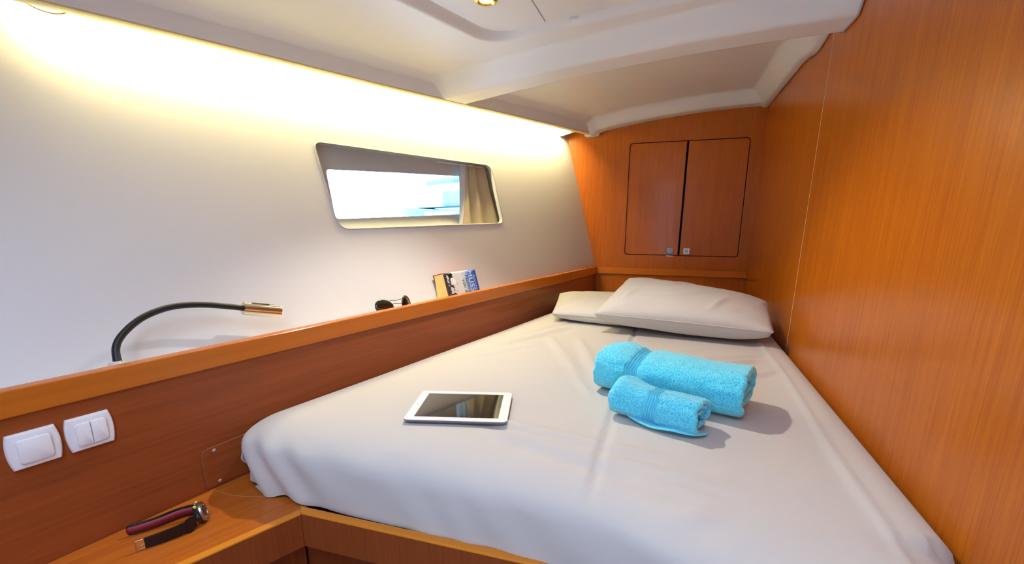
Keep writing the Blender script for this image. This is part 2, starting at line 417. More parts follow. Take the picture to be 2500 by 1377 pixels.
wire = tube('cable', spline([(hx(.86, .54)+.05, .80, .56), (hx(.88, .53)+.05, .86, .527), (hx(.9, .52)+.06, .90, .522), (hx(.92, .53)+.075, .93, .545)], 5), .002, mat('cable_tan', 'b08a3c', .5), seg=6)
baf = slab('end_baffle', [(hx(2.936, z)+o, 2.936, z) for o, z in ((.003, .505), (.10, .525), (.10, .585), (.003, .585))], (0, 1, 0), .006, WHITE)
adopt(st, housing, diff, wire, baf)

# ------------------------------------------------------------------ port light
PANE = roundpoly([(1.502, .195), (2.262, .224), (2.205, .040), (1.444, .008)], [.02, .02, .02, .022], 8)
wi = empty('window_1', (hx(1.85, .1), 1.85, H+.1)); tag(wi, kind='structure')
def resample(P, n):
    P = [Vector(p) for p in P]; L = [0]
    for i in range(len(P)): L.append(L[-1]+(P[(i+1) % len(P)]-P[i]).length)
    out = []
    for k in range(n):
        s = L[-1]*k/n; i = max(j for j in range(len(P)) if L[j] <= s+1e-12)
        out.append(P[i].lerp(P[(i+1) % len(P)], (s-L[i])/max(1e-9, L[i+1]-L[i])))
    return out
NW = len(wl)
# match by corner: both outlines start at the same rounded corner; resample each side by the same fractions
def bycorner(P, n=40, m=9):
    # P has 4 corners of m points each
    out = []
    for c_ in range(4):
        arc = [Vector(p) for p in P[c_*m:(c_+1)*m]]; nxt = Vector(P[((c_+1)*m) % len(P)])
        out += arc+[arc[-1].lerp(nxt, k/n) for k in range(1, n)]
    return out
A = bycorner(WIN); B = bycorner(PANE)
cen = Vector((1.83, .13))
def ringpts(P, off, grow=0, rightpush=0):
    out = []
    for q in P:
        d = (q-cen).normalized()*grow; y, z = q.x+d.x, q.y+d.y
        if rightpush: y += rightpush*ss(2.10, 2.22, q.x)
        out.append((hx(y, z)+off, y, z))
    return out
rings = [ringpts(A, .003, .004), ringpts(A, .004, -.001), ringpts(A, .002, -.003), ringpts(A, -.012, -.003), ringpts(A, -.016, .0, .10), ringpts(A, -.055, -.004, .10), ringpts(B, -.078, .012, .06), ringpts(B, -.080, 0), ringpts(B, -.10, 0)]
vs = [p for r in rings for p in r]; n = len(A)
fs = [(i*n+k, i*n+(k+1) % n, (i+1)*n+(k+1) % n, (i+1)*n+k) for i in range(len(rings)-1) for k in range(n)]
fr = mesh('window_frame', vs, fs, WFRAME, None, True, angle=35)
GL = bpy.data.materials.new('window_glass'); GL.use_nodes = True; nt = GL.node_tree; nt.nodes.clear()
o_ = nt.nodes.new('ShaderNodeOutputMaterial'); t_ = nt.nodes.new('ShaderNodeBsdfTransparent'); t_.inputs[0].default_value = (.93, .97, 1, 1)
g_ = nt.nodes.new('ShaderNodeBsdfGlossy'); g_.inputs['Roughness'].default_value = .02; mx = nt.nodes.new('ShaderNodeMixShader'); fr_ = nt.nodes.new('ShaderNodeFresnel'); fr_.inputs[0].default_value = 1.3
nt.links.new(fr_.outputs[0], mx.inputs[0]); nt.links.new(t_.outputs[0], mx.inputs[1]); nt.links.new(g_.outputs[0], mx.inputs[2]); nt.links.new(mx.outputs[0], o_.inputs[0])
gp = ringpts(B, -.094, .004); pn = mesh('pane', gp, [tuple(range(len(gp)))], GL)
gasket = tube('gasket', [gp_ for gp_ in ringpts(B, -.083, .001)], .0022, mat('gasket_blue_grey', '4f5f78', .5), seg=6, closed=True)
adopt(wi, fr, pn, gasket)
# curtain gathered at the aft end of the port light
def curtain(u, v):
    # v 0 bottom..1 top ; u 0 leading edge..1 aft
    z = -.022+.315*v
    yl = 1.994+(2.176-1.994)*v**.9; yr = 2.335+.02*v
    y = yl+(yr-yl)*(u+.018*math.sin(u*9+v*2))
    amp = .0165*(1-.35*v)*min(1, u*6+.25)
    off = -.037+amp*math.sin(u*21+1.2*v+.5*math.sin(v*3))*(.7+.3*math.sin(u*7+1))
    return (hx(y, z)+off, y, z)
cu = empty('window_curtain', (hx(2.2, 0)-.04, 2.2, H-.02)); tag(cu, 'beige gathered curtain at the end of the port light', 'curtain')
cc = grid('cloth', curtain, 90, 24, CURT); s_ = cc.modifiers.new('solid', 'SOLIDIFY'); s_.thickness = .0012
def hemf(u, v):
    p = Vector(curtain(0, v)); return (p.x-.030*(1-u)*(.6+.4*v), p.y-.004*(1-u)-.016*(1-u)*v, p.z)
hm = grid('lit_hem', hemf, 4, 24, LIT_HEM); s_ = hm.modifiers.new('solid', 'SOLIDIFY'); s_.thickness = .0015
rod = tube('rod', [(hx(y, .268)-.037, y, .268) for y in (2.0, 2.1, 2.2, 2.32)], .003, WHITE, seg=8)
adopt(cu, cc, hm, rod)

def portal(name, loc, aim, sx, sy):
    d_ = bpy.data.lights.new(name, 'AREA'); d_.shape = 'RECTANGLE'; d_.size = sx; d_.size_y = sy; d_.cycles.is_portal = True
    o = bpy.data.objects.new(name, d_); C.objects.link(o); o.location = up(loc); o.rotation_euler = Vector(aim).to_track_quat('-Z', 'Z' if abs(aim[2]) < .9 else 'Y').to_euler(); return o
portal('fill_hatch_portal', ((HX0+HX1)/2, (HY0+HY1)/2, .87), (0, 0, -1), HX1-HX0, HY1-HY0)
# ------------------------------------------------------------------ outside: water and two moored boats
wt = box('water', (-90, -20, -1.2), (-2.6, 90, -.55), mat('sea_water', '9fc0cc', .15)); tag(wt, 'pale sheltered water outside the port light', 'water', kind='structure')
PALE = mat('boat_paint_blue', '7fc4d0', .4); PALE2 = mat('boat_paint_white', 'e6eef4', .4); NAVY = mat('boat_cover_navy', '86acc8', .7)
def boat(loc, az, L, hullm, label, mast):
    e = empty('moored_boat', up(loc)); tag(e, label, 'boat', 'boats moored outside'); parts = []
    d = Vector((math.cos(az), math.sin(az), 0)); s = Vector((-d.y, d.x, 0)); o = Vector(loc)
    secs = []
    for i in range(13):
        t = i/12; b = .17*L*(1-(max(0, t-.45)/.55)**2.2)*(.82+.18*ss(0, .3, t)); zt = .13*L+.05*L*t*t; zk = -.02*L+.06*L*t**4
        secs.append([o+d*(t-.5)*L+s*b*k+Vector((0, 0, z)) for k, z in ((-1, zt), (-.85, zk+.05*L), (0, zk), (.85, zk+.05*L), (1, zt))])
    vs = [p for r in secs for p in r]; fs = [(i*5+k, i*5+k+1, i*5+5+k+1, i*5+5+k) for i in range(12) for k in range(4)]+[(i*5, (i+1)*5, (i+1)*5+4, i*5+4) for i in range(12)]+[(0, 1, 2, 3, 4)]
    parts.append(mesh('hull', vs, fs, hullm, None, True, angle=30))
    P = [o+d*(x*L)+s*(y*L)+Vector((0, 0, .15*L)) for x, y in ((-.25, -.1), (.15, -.08), (.22, 0), (.15, .08), (-.25, .1))]
    parts.append(slab('cabin', P, (0, 0, 1), .07*L, PALE2, None, .01*L))
    parts.append(slab('cockpit_cover', [o+d*(x*L)+s*(y*L)+Vector((0, 0, .15*L)) for x, y in ((-.46, -.11), (-.27, -.11), (-.27, .11), (-.46, .11))], (0, 0, 1), .10*L, NAVY, None, .02*L))
    if mast:
        m0 = o+d*.08*L+Vector((0, 0, .2*L)); parts.append(tube('mast', [m0, m0+Vector((0, 0, 1.2*L))], .012*L, PALE2, seg=8))
        b0 = m0+Vector((0, 0, .12*L)); parts.append(tube('boom', [b0, b0-d*.42*L], .02*L, NAVY, seg=8))
    adopt(e, *parts)
boat((-14.2, 26.5, -.5), 2.6, 9.0, PALE, 'pale turquoise sailing boat with a mast seen through the port light', True)
boat((-9.7, 18.6, -.5), 2.9, 4.2, PALE2, 'small white motor boat without a mast seen through the port light', False)

# ------------------------------------------------------------------ hull-side fascia, rail and shelf
vs = [fas(YN, -1.25), fas(YE-.001, -1.25), fas(YE-.001, RAILT-.012), fas(YN, RAILT-.012)]
fa = slab('wall_fascia', vs, -FN, .018, W_FASC); tag(fa, kind='structure')
rl = slab('trim_2', [fas(YN, RAILB, .006), fas(YE-.001, RAILB, .006), fas(YE-.001, RAILT, .006), fas(YN, RAILT, .006)], -FN, .030, W_RAIL, None, .003, 3); tag(rl, kind='structure')
SHZ = -.325
vs = []
for i in range(41):
    y = YN+(2.98-YN)*i/40; a_ = fx(y)-.016; b_ = hx(y, SHZ)
    vs += [(a_, y, SHZ), (min(b_, a_-.001), y, SHZ), (min(b_, a_-.001), y, SHZ-.012), (a_, y, SHZ-.012)]
fs = [(4*i+k, 4*i+(k+1) % 4, 4*i+4+(k+1) % 4, 4*i+4+k) for i in range(40) for k in range(4)]
sh = mesh('hull_shelf', vs, fs, HULLM); tag(sh, 'narrow white shelf between the wooden rail and the hull wall', 'shelf')
# screwed access panel at the foot of the bed
def fpt(y, z, out=0): return fas(y, z, out)
SCREW = mat('screw_nickel', 'e0e0dc', .35, .7)
ap = empty('access_panel', up(fas(.78, -.612))); tag(ap, 'flush teak access plate with two screws beside the mattress corner', 'access panel')
P = roundpoly([(.678, -.517), (.95, -.508), (.95, -.6135), (.678, -.6135)], .014, 5)
pb = slab('groove', [fpt(y, z, .0004) for y, z in roundpoly([(.6765, -.5158), (.952, -.5065), (.952, -.6148), (.6765, -.6148)], .015, 5)], FN, .0003, mat('groove_tan', '8a6a48', .8))
pf = slab('plate', [fpt(y, z, .0007) for y, z in P], FN, .0012, W_FASC, None, .0006)
parts = [pb, pf]
for y, z in ((.704, -.5245), (.705, -.6055)):
    parts.append(lathe('screw', [(0, 0), (.0042, 0), (.0040, .001), (.0028, .0018), (.0008, .0019), (0, .0012)], fpt(y, z, .0018), FN, SCREW, None, 16))
adopt(ap, *parts)
# small chip in the veneer above the switches
# ------------------------------------------------------------------ light switches
def switch(yc, zc, label, double):
    e = empty('light_switch', up(fas(yc, zc))); tag(e, label, 'light switch')
    def pt(s, z, o): q = fas(yc, zc, o)+FD*s; return (q.x, q.y, q.z+z)
    w_, h_ = .064, .0655; out = []
    for i in range(13): t = -1+2*i/12; out.append((w_/2-.0005+.0045*(1-t*t), h_/2*t))
    for i in range(13): t = 1-2*i/12; out.append((-(w_/2-.0005+.0045*(1-t*t)), h_/2*t))
    n = len(out); vs = []
    for k, o in ((1, .0003), (1, .004), (.985, .0062), (.93, .0085), (.80, .0092)): vs += [pt(a_*k, b_*k, o) for a_, b_ in out]
    fs = [(i*n+k, i*n+(k+1) % n, (i+1)*n+(k+1) % n, (i+1)*n+k) for i in range(4) for k in range(n)]+[tuple(range(n))[::-1], tuple(range(4*n, 5*n))]
    parts = [mesh('plate', vs, fs, WHITE, None, True, angle=35)]
    def rocker(s0, s1, rs):
        w2 = s1-s0; q = rrect(w2, .0455, .006, 6, rs)
        vs = []; n = len(q)
        for k, o in ((1, .009), (1, .0125), (.975, .0142), (.94, .0148)): vs += [pt((s0+s1)/2+a_*k, b_*k, o+.0012*b_/.023) for a_, b_ in q]
        fs = [(i*n+k, i*n+(k+1) % n, (i+1)*n+(k+1) % n, (i+1)*n+k) for i in range(3) for k in range(n)]+[tuple(range(n))[::-1], tuple(range(3*n, 4*n))]
        return mesh('rocker', vs, fs, WHITE, None, True, angle=40)
    if double: parts += [rocker(-.0235, -.0004, (.0008, .006, .006, .0008)), rocker(.0004, .0235, (.006, .0008, .0008, .006))]
    else: parts += [rocker(-.0225, .0225, None)]
    adopt(e, *parts)
switch(.4285, -.391, 'white light switch with one wide rocker', False)
switch(.5045, -.3905, 'white light switch with two narrow rockers side by side', True)

# ------------------------------------------------------------------ end bulkhead: cupboard and ledge
RING = mat('latch_ring', '9a9894', .35, 1)
kb = empty('wall_cupboard', (.04, YE, H-.2)); tag(kb, 'flush teak cupboard with two doors in the end bulkhead', 'cupboard')
kp = [slab('body', [(x, YE+.0205, z) for x, z in cab], (0, 1, 0), .008, GAP)]
g = .0048; sx = .040
def door(side):
    if side == 0: P = roundpoly([(-.288+g, .457-g), (sx-.006, .457-g), (sx-.006, -.2018+g), (-.283+g, -.2+g)], [.018, .002, .002, .018], 6)
    else: P = roundpoly([(sx+.006, .457-g), (.366-g, .457-g), (.371-g, -.203+g), (sx+.006, -.202+g)], [.002, .018, .018, .002], 6)
    return slab('door', [(x, YE-.011, z) for x, z in P], (0, 1, 0), .018, W_END)
for side in (0, 1):
    d_ = door(side); cx = (-.012, .084)[side]; cz = -.172
    q = rrect(.034, .034, .003, 3); pl_ = slab('latch', [(cx+a_, YE-.0112, cz+b_) for a_, b_ in q], (0, -1, 0), .003, DCHROME if side == 0 else STEEL, d_, .0006)
    lathe('button', [(.0, .002), (.0075, .002), (.0075, .005), (.0085, .0062), (.0105, .0062), (.0115, .003), (.0115, 0)], (cx, YE-.0142, cz), (0, -1, 0), RING, d_, 24)
    kp.append(d_)
    if side == 0: kp.append(box('strike_plate', (cx-.021, YE-.014, -.2045), (cx+.021, YE-.006, -.2005), STEEL))
adopt(kb, *[o for o in kp])
ldg = slab('trim_3', [(-.462, YE-.024, -.283), (XR-.001, YE-.024, -.283), (XR-.001, YE-.024, -.322), (-.462, YE-.024, -.322)], (0, 1, 0), .024, W_LEDGE, None, .002); tag(ldg, kind='structure')

# ------------------------------------------------------------------ side shelf and bed base
CO = Vector((-.721, .678)); RD = Vector((-.063, -.140)).normalized()       # outer corner, heading of the table's front edge
def rimline(off, y): # x at given y on the rim line, shifted inwards by off
    nrm = Vector((RD.y, -RD.x)); p = CO+nrm*off; return p.x+RD.x/RD.y*(y-p.y)
tb = empty('side_table', (-1.0, .3, H+TBL)); tag(tb, 'fixed teak bedside table along the hull-side panel', 'bedside table')
def inl(y): return rimline(.018, y)
tparts = [prism('table_top', [(fx(-.35)+.001, -.35), (inl(-.35), -.35), (inl(.695), .695), (-.735, .80), (fx(.80)+.001, .80)], TBL-.018, TBL, W_TABLE)]
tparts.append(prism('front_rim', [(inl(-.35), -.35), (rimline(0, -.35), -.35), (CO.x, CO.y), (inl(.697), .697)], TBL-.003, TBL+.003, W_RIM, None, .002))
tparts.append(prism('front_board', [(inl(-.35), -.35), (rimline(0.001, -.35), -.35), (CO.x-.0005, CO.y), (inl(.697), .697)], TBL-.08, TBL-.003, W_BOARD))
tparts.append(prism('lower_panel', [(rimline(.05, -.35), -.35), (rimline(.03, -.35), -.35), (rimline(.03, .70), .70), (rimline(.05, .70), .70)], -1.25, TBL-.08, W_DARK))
tparts.append(tube('joint_line', [(-.991, .687, TBL), (-.93, .683, TBL), (-.893, .690, TBL), (-.850, .706, TBL)], .0005, mat('joint_tan', 'b98a50', .7), None, 6))
adopt(tb, *tparts)
bb = empty('bed_base', (0, .7, 0)); tag(bb, 'teak bed base with a rounded solid-wood front edge', 'bed base')
def fy(x): return CO.y+(x-CO.x)*.0288
FX = [(.0, fy(.0)), (.15, .655), (XR-.002, .53)]          # the front swings forward beside the bulkhead
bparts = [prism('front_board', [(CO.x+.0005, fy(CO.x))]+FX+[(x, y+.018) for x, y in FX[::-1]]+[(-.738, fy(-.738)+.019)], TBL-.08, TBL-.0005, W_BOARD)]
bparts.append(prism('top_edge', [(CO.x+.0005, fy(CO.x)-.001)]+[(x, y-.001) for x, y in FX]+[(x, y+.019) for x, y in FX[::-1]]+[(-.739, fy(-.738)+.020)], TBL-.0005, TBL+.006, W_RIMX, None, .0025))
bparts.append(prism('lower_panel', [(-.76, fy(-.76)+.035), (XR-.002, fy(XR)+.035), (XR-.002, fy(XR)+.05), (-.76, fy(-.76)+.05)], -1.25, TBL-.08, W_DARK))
bparts.append(prism('bed_board', [(-.733, .721), (0, .727), (.15, .683), (XR-.003, .558), (XR-.003, 3.0), (fx(3.0)+.003, 3.0), (fx(.802)+.003, .802), (-.733, .802)], TBL-.02, TBL-.001, W_DARK))
adopt(bb, *bparts)

# ------------------------------------------------------------------ mattress under its fitted sheet
MF, MB = .708, 2.995
MRH, MRV = .125, .062
def fold(x, y, p, q, wd, ht, skew=0):
    """a soft crease running from p to q"""
    px, py = p; qx, qy = q; ex, ey = qx-px, qy-py; L = math.hypot(ex, ey); t = ((x-px)*ex+(y-py)*ey)/L/L
    if t < -.3 or t > 1.3: return 0
    d = ((x-px)*ey-(y-py)*ex)/L; k = ss(-.12, .18, t)*(1-ss(.8, 1.15, t))
    return ht*k*(math.exp(-(d/wd)**2)-.55*math.exp(-((d-1.7*wd)/wd)**2))
FOLDS = [((-.40, .93), (.05, .86), .016, .0045), ((-.34, .865), (.12, .80), .020, .0052), ((-.20, .83), (.10, .755), .014, .003),
         ((-.25, 1.30), (-.17, 1.14), .012, .003), ((-.32, 1.75), (-.15, 1.25), .018, .004), ((-.44, 1.75), (-.25, 1.35), .02, .0035),
         ((-.60, 1.55), (-.40, 1.95), .018, .005), ((-.58, 1.75), (-.44, 2.05), .014, .004), ((-.62, 1.40), (-.46, 1.60), .014, .003),
         ((.12, 1.62), (.33, 1.72), .012, .004), ((.08, 1.50), (.30, 1.66), .016, .004), ((.20, 1.42), (.34, 1.55), .014, .003),
         ((-.05, .66), (.10, .72), .02, .003), ((-.55, .74), (-.30, .71), .015, .0025)]
def bed_dz(x, y):
    dz = .0025*noise.noise(Vector((x*3, y*3, 4)))
    for p, q, wd, ht in FOLDS: dz += fold(x, y, p, q, wd, ht*1.8)
    xs = -.112+.01*math.sin(y*2.2)                                   # seam between the two cushions
    dz -= .0075*math.exp(-((x-xs)/.007)**2)-.0022*math.exp(-((x-xs+.014)/.007)**2)
    xr_ = .345+.006*math.sin(y*5)                                    # tucked edge by the bulkhead
    dz += .004*math.exp(-((x-xr_)/.008)**2)
    return dz
def build_mattress():
    NX, NY, NZ = 150, 230, 16
    zt, zb = MT, TBL+.002; k = MRH/MRV
    hw, hl = .60, (MB-MF)/2; hz_ = (zt-zb)*k            # scaled height; bottom edge left sharper
    verts = {}; vs = []; fs = []
    def vid(i, j, l):
        key = (i, j, l)
        if key in verts: return verts[key]
        u, v, w_ = -hw+2*hw*i/NX, -hl+2*hl*j/NY, hz_*l/NZ
        q = Vector((max(-hw+MRH, min(hw-MRH, u)), max(-hl+MRH, min(hl-MRH, v)), min(hz_-MRH, w_)))
        d = Vector((u, v, w_))-q
        if w_ < hz_-MRH: d.z = 0
        if d.length > 1e-9:
            d = d.normalized()*MRH
            if u > hw-MRH and v < -hl+MRH:                     # square corner where the berth meets the bulkhead
                mx_ = max(abs(d.x), abs(d.y)); hxy = math.hypot(d.x, d.y)
                if mx_ > 1e-6: f_ = hxy/mx_; d.x *= f_; d.y *= f_
            p = q+d
        else: p = q
        if w_ <= hz_-MRH and abs(u) < hw-1e-6 and abs(v) < hl-1e-6 and l == 0: p = Vector((u, v, 0))
        x_, y_, z_ = p.x/hw, p.y, zb+p.z/k
        y = (MF+MB)/2+y_
        y -= .16*ss(.05, 1.0, x_)*max(0, 1-(y-MF)/.6) if y < MF+.6 else 0
        xl = fx(y)+.004; xr = XR-.003; x = (xl+xr)/2+x_*(xr-xl)/2
        # crown, tighter roll by the bulkhead
        hgt = (z_-zb)/(zt-zb)
        z_ += .028*ss(.30, XR, x)*ss(.5, .8, hgt)*(1 if y > MF+.03 else ss(MF-.01, MF+.1, y))
        z_ += bed_dz(x, y)*ss(.82, 1, hgt)
        # gathers of the sheet on the front face and near corner
        fr_ = (1-ss(MF+.0, MF+.14, y))*(1-ss(.6, .95, hgt))
        if fr_ > 0:
            s_ = x*1.0+.5*y
            corner = 1-ss(-.86, -.62, x)
            wv = (.0055*corner+.0015)*math.sin(s_*48+hgt*7+2*math.sin(s_*13))+.003*noise.noise(Vector((x*14, y*14, z_*9)))
            y -= fr_*(wv+.006*math.sin(max(0, min(1, hgt))*math.pi)) 
            z_ += fr_*corner*.010*math.sin(s_*55)*(1-hgt)*.6+fr_*corner*.006
        verts[key] = len(vs); vs.append((x, y, z_)); return verts[key]
    for i in range(NX):
        for j in range(NY):
            fs.append((vid(i, j, NZ), vid(i+1, j, NZ), vid(i+1, j+1, NZ), vid(i, j+1, NZ)))
    for l in range(NZ):
        for i in range(NX):
            for j in (0, NY): fs.append((vid(i, j, l), vid(i+1, j, l), vid(i+1, j, l+1), vid(i, j, l+1)))
        for j in range(NY):
            for i in (0, NX): fs.append((vid(i, j, l), vid(i, j+1, l), vid(i, j+1, l+1), vid(i, j, l+1)))
    return mesh('fitted_sheet', vs, fs, SHEET, None, True)
mt = empty('mattress', (-.2, 1.8, H+TBL)); tag(mt, 'tapering double mattress under a creased light grey fitted sheet', 'mattress')
ms = build_mattress()
# loose corner of the sheet by the hull-side panel
def flap(u, v):
    y = .792-.045*v+.012*u; z = -.53-.052*u-.02*math.sin(v*3)*u; return (fx(y)+.008+.018*v+.004*math.sin(u*7), y-.012*math.sin(u*3), z)
f1 = grid('sheet_corner', flap, 10, 8, SHEET)
f2 = grid('sheet_corner', lambda u, v: (-.905+.055*u, .728-.022*u+.02*v-.004*u*v, TBL+.002+.004*math.sin(u*5)*v+.003*v), 8, 6, SHEET)
for f_ in (f1, f2): q = f_.modifiers.new('solid', 'SOLIDIFY'); q.thickness = .0012
adopt(mt, ms, f1, f2)

# ------------------------------------------------------------------ pillows
def pillow(name, NLc, NRc, FLc, FRc, th_up, th_dn, label, seed, ridge=1):
    a, b, c, d = [Vector(p) for p in (NLc, NRc, FLc, FRc)]
    nrm = (b-a).cross(c-a).normalized()
    if nrm.z < 0: nrm = -nrm
    n = 70; vs = []; fs = []; idx = {}
    def pt(i, j, s):
        u, v = -1+2*i/n, -1+2*j/n
        e = (1-abs(u)**2.6)*(1-abs(v)**2.4)
        cn_ = .018*(abs(u)*abs(v))**6; pu = u*(1-.03*(1-abs(v)**3)*abs(u)**6-cn_); pv = v*(1-.05*(1-abs(u)**2.2)*abs(v)**4-cn_)   # sides draw in, corners stay out
        P = (a*(1-pu)*(1-pv)+b*(1+pu)*(1-pv)+c*(1-pu)*(1+pv)+d*(1+pu)*(1+pv))/4
        h = max(0, e)**(.46 if s > 0 else .30)
        wr = .35*noise.noise(Vector((u*2.2+seed, v*2.2, seed)))+.22*noise.noise(Vector((u*5+seed, v*4, 2*seed)))
        cr_ = 0
        for k_ in range(5):
            cx_, cy_, an_ = -.7+.38*k_+.1*math.sin(seed*k_), .5*math.sin(seed*3+k_*2), .9+.5*math.sin(seed+k_*1.7)
            dd = (u-cx_)*math.sin(an_)-(v-cy_)*math.cos(an_)*.6; ll = (u-cx_)*math.cos(an_)+(v-cy_)*math.sin(an_)
            cr_ += math.exp(-(dd/.035)**2)*math.exp(-(ll/.35)**2)
        diag = .012*math.sin((u*1.4-v*2.2)*7+seed)*max(0, abs(u)*abs(v)-.25)+.011*cr_
        t = (th_up if s > 0 else th_dn)*h*(1+.10*wr)+(diag+.004*wr)*h*(1 if s > 0 else .3)
        return P+nrm*t*s
    for s in (1, -1):
        for j in range(n+1):
            for i in range(n+1):
                edge = i in (0, n) or j in (0, n)
                key = (i, j, 0 if edge else s)
                if key not in idx: idx[key] = len(vs); vs.append(pt(i, j, s))
    for s in (1, -1):
        for j in range(n):
            for i in range(n):
                q = [idx[(x, y, 0 if (x in (0, n) or y in (0, n)) else s)] for x, y in ((i, j), (i+1, j), (i+1, j+1), (i, j+1))]
                fs.append(q)
    body = mesh('pillowcase', vs, fs, CASE, None, True)
    loop = [pt(i, 0, 1) for i in range(n)]+[pt(n, j, 1) for j in range(n)]+[pt(i, n, 1) for i in range(n, 0, -1)]+[pt(0, j, 1) for j in range(n, 0, -1)]
    pip = tube('seam', loop, .0016, CASE, None, 6, True)
    e = empty(name, up((a+b+c+d)/4-nrm*th_dn)); tag(e, label, 'pillow', 'pillows at the head of the berth'); adopt(e, body, pip); return e
pillow('pillow', (-.505, 2.03, -.412), (.02, 1.93, -.408), (-.555, 2.40, -.372), (.02, 2.42, -.36), .040, .050, 'grey pillow lying flat against the hull-side panel, half covered', 3.3)
pillow('pillow', (-.288, 1.855, -.366), (.372, 1.805, -.384), (-.185, 2.24, -.258), (.412, 2.18, -.334), .060, .085, 'large grey pillow propped on the other one beside the bulkhead', 8.1)

# ------------------------------------------------------------------ towels
def towel(lc, rc, ax, az_, turns, th, m, label, band, seed, hem_at, grow):
    lc, rc = Vector((*lc, 0)), Vector((*rc, 0)); d = (rc-lc).normalized(); f = Vector((-d.y, d.x, 0)); L = (rc-lc).length
    base = MT+.001; n = int(150*turns)
    us = [band[0]*k/45 for k in range(45)]+[band[0]+(band[1]-band[0])*k/50 for k in range(50)]+[band[1]+(1-band[1])*k/90 for k in range(91)]; NL = len(us)-1
    prof = []
    for i in range(n+1):
        t = i/n*turns; a = -1.9-2*math.pi*t            # starts low on the near side, winds inwards over the top
        k = th*1.12*t; rx, rz = max(ax-k, .012), max(az_-k*.92, .008)
        c, s = math.cos(a), math.sin(a); px = math.copysign(abs(c)**.8, c)*rx; pz = math.copysign(abs(s)**.85, s)*rz
        prof.append((px, pz))
    def nrm2(i):
        a_, b_ = prof[max(0, i-1)], prof[min(n, i+1)]; tx, tz = b_[0]-a_[0], b_[1]-a_[1]; l = math.hypot(tx, tz) or 1; return -tz/l, tx/l
    nr = [nrm2(i) for i in range(n+1)]
    # make the normals point outwards
    if nr[n//(2*int(max(1, turns)))][0]*prof[n//(2*int(max(1, turns)))][0]+nr[n//(2*int(max(1, turns)))][1]*prof[n//(2*int(max(1, turns)))][1] < 0: nr = [(-a_, -b_) for a_, b_ in nr]
    vs = []; fs = []; W_ = 2*(n+1)
    for j in range(NL+1):
        u = us[j]; edge = min(u, 1-u)*L; sc_ = math.sqrt(max(.03, 1-(1-min(1, edge/.008))**2))
        rib = 0; inb = band[0] < u < band[1]
        if inb: k = (u-band[0])/(band[1]-band[0]); rib = -.0036-.0038*math.cos(k*2*math.pi*5)
        g = 1+grow(u)
        for side in (0, 1):
            for i in range(n+1):
                px, pz = prof[i]; nx, nz = nr[i]; t = i/n*turns
                tap = math.sqrt(max(.05, 1-(1-min(1, min(i, n-i)/6))**2))
                off = (0 if side == 0 else -th)*tap
                mid = -th/2; o = mid+(off-mid)*sc_
                X_, Z_ = px*g, pz*g
                P = lc+d*(u*L)+f*X_+Vector((0, 0, base+az_*g+Z_))
                if side == 0 and t < 1.05: o += rib*(1-ss(.98, 1.05, t))
                q = P*9+Vector((seed, 0, t*5)); o2 = .0045*noise.noise(q)+.0022*noise.noise(q*3)
                fz = 0 if inb else .0016*noise.noise(P*300+Vector((0, 0, side*7)))+.0012*noise.noise(P*620)
                P = P+(f*nx+Vector((0, 0, nz)))*(o+o2+fz*(1 if sc_ > .5 else .4))
                P += d*(.006*noise.noise(Vector((px*40+seed, pz*40, u*2)))+.010*(t/turns)*(1 if u < .5 else -1)*(1-min(1, edge/.05)))
                if P.z < base: P.z = base+.0004*side
                vs.append(P)
    for j in range(NL):
        for i in range(n):
            a_ = j*W_+i; fs.append((a_, a_+1, a_+W_+1, a_+W_)); b_ = a_+n+1; fs.append((b_, b_+W_, b_+W_+1, b_+1))
        for i in (0, n): a_ = j*W_+i; b_ = a_+n+1; fs.append((a_, b_, b_+W_, a_+W_))
    for j in (0, NL):
        for i in range(n): a_ = j*W_+i; b_ = a_+n+1; fs.append((a_, a_+1, b_+1, b_))
    me = bpy.data.meshes.new('towel_roll'); me.from_pydata([tuple(up(v)) for v in vs], [], fs)
    bm = bmesh.new(); bm.from_mesh(me); bmesh.ops.recalc_face_normals(bm, faces=bm.faces); bm.to_mesh(me); bm.free()
    o = link('terry_roll', me, [m, TWOVEN], None, True)
    # woven border and hem faces get the smooth cotton
    for p_ in me.polygons:
        u = (Vector(p_.center)-Vector((lc.x, lc.y, 0))).dot(d)/L
        if band[0] < u < band[1] or u < hem_at: p_.material_index = 1
    return o
tw = empty('bath_towel', (.02, 1.235, H+MT)); tag(tw, 'large rolled turquoise bath towel behind the small one on the bed', 'towel', 'towels on the bed')
adopt(tw, towel((-.150, 1.277), (.206, 1.163), .099, .0605, 2.4, .019, TERRY, '', (.245, .335), 1.7, .02, lambda u: .07*math.exp(-((u-.13)/.10)**2)-.05*math.exp(-((u-.30)/.05)**2)))
ts = empty('hand_towel', (.01, 1.05, H+MT)); tag(ts, 'small rolled turquoise hand towel in front of the large one', 'towel', 'towels on the bed')
adopt(ts, towel((-.096, 1.088), (.098, 1.010), .057, .040, 1.9, .012, TERRY2, '', (.42, .56), 5.2, .07, lambda u: .14*math.exp(-((u-.10)/.16)**2)))
# flattened under-layer of the hand towel
def under(u, v):
    d = Vector((.194, -.078, 0)); f = Vector((.373, .928, 0)); p = Vector((-.085, 1.078, 0))+d*(.10+.88*u)-f*(.050+.010*math.sin(u*3)-.03*v*2*1)
    p += f*.03*(abs(2*u-1)**5)*(1-v)
    return (p.x, p.y, MT+.004+.006*(1-v)+.0025*math.sin(u*11)+.004*u*(1-v))
un = grid('folded_edge', under, 40, 10, TWOVEN); q = un.modifiers.new('solid', 'SOLIDIFY'); q.thickness = .0045; q.offset = 0
bevel(un, .002, 2); adopt(ts, un)

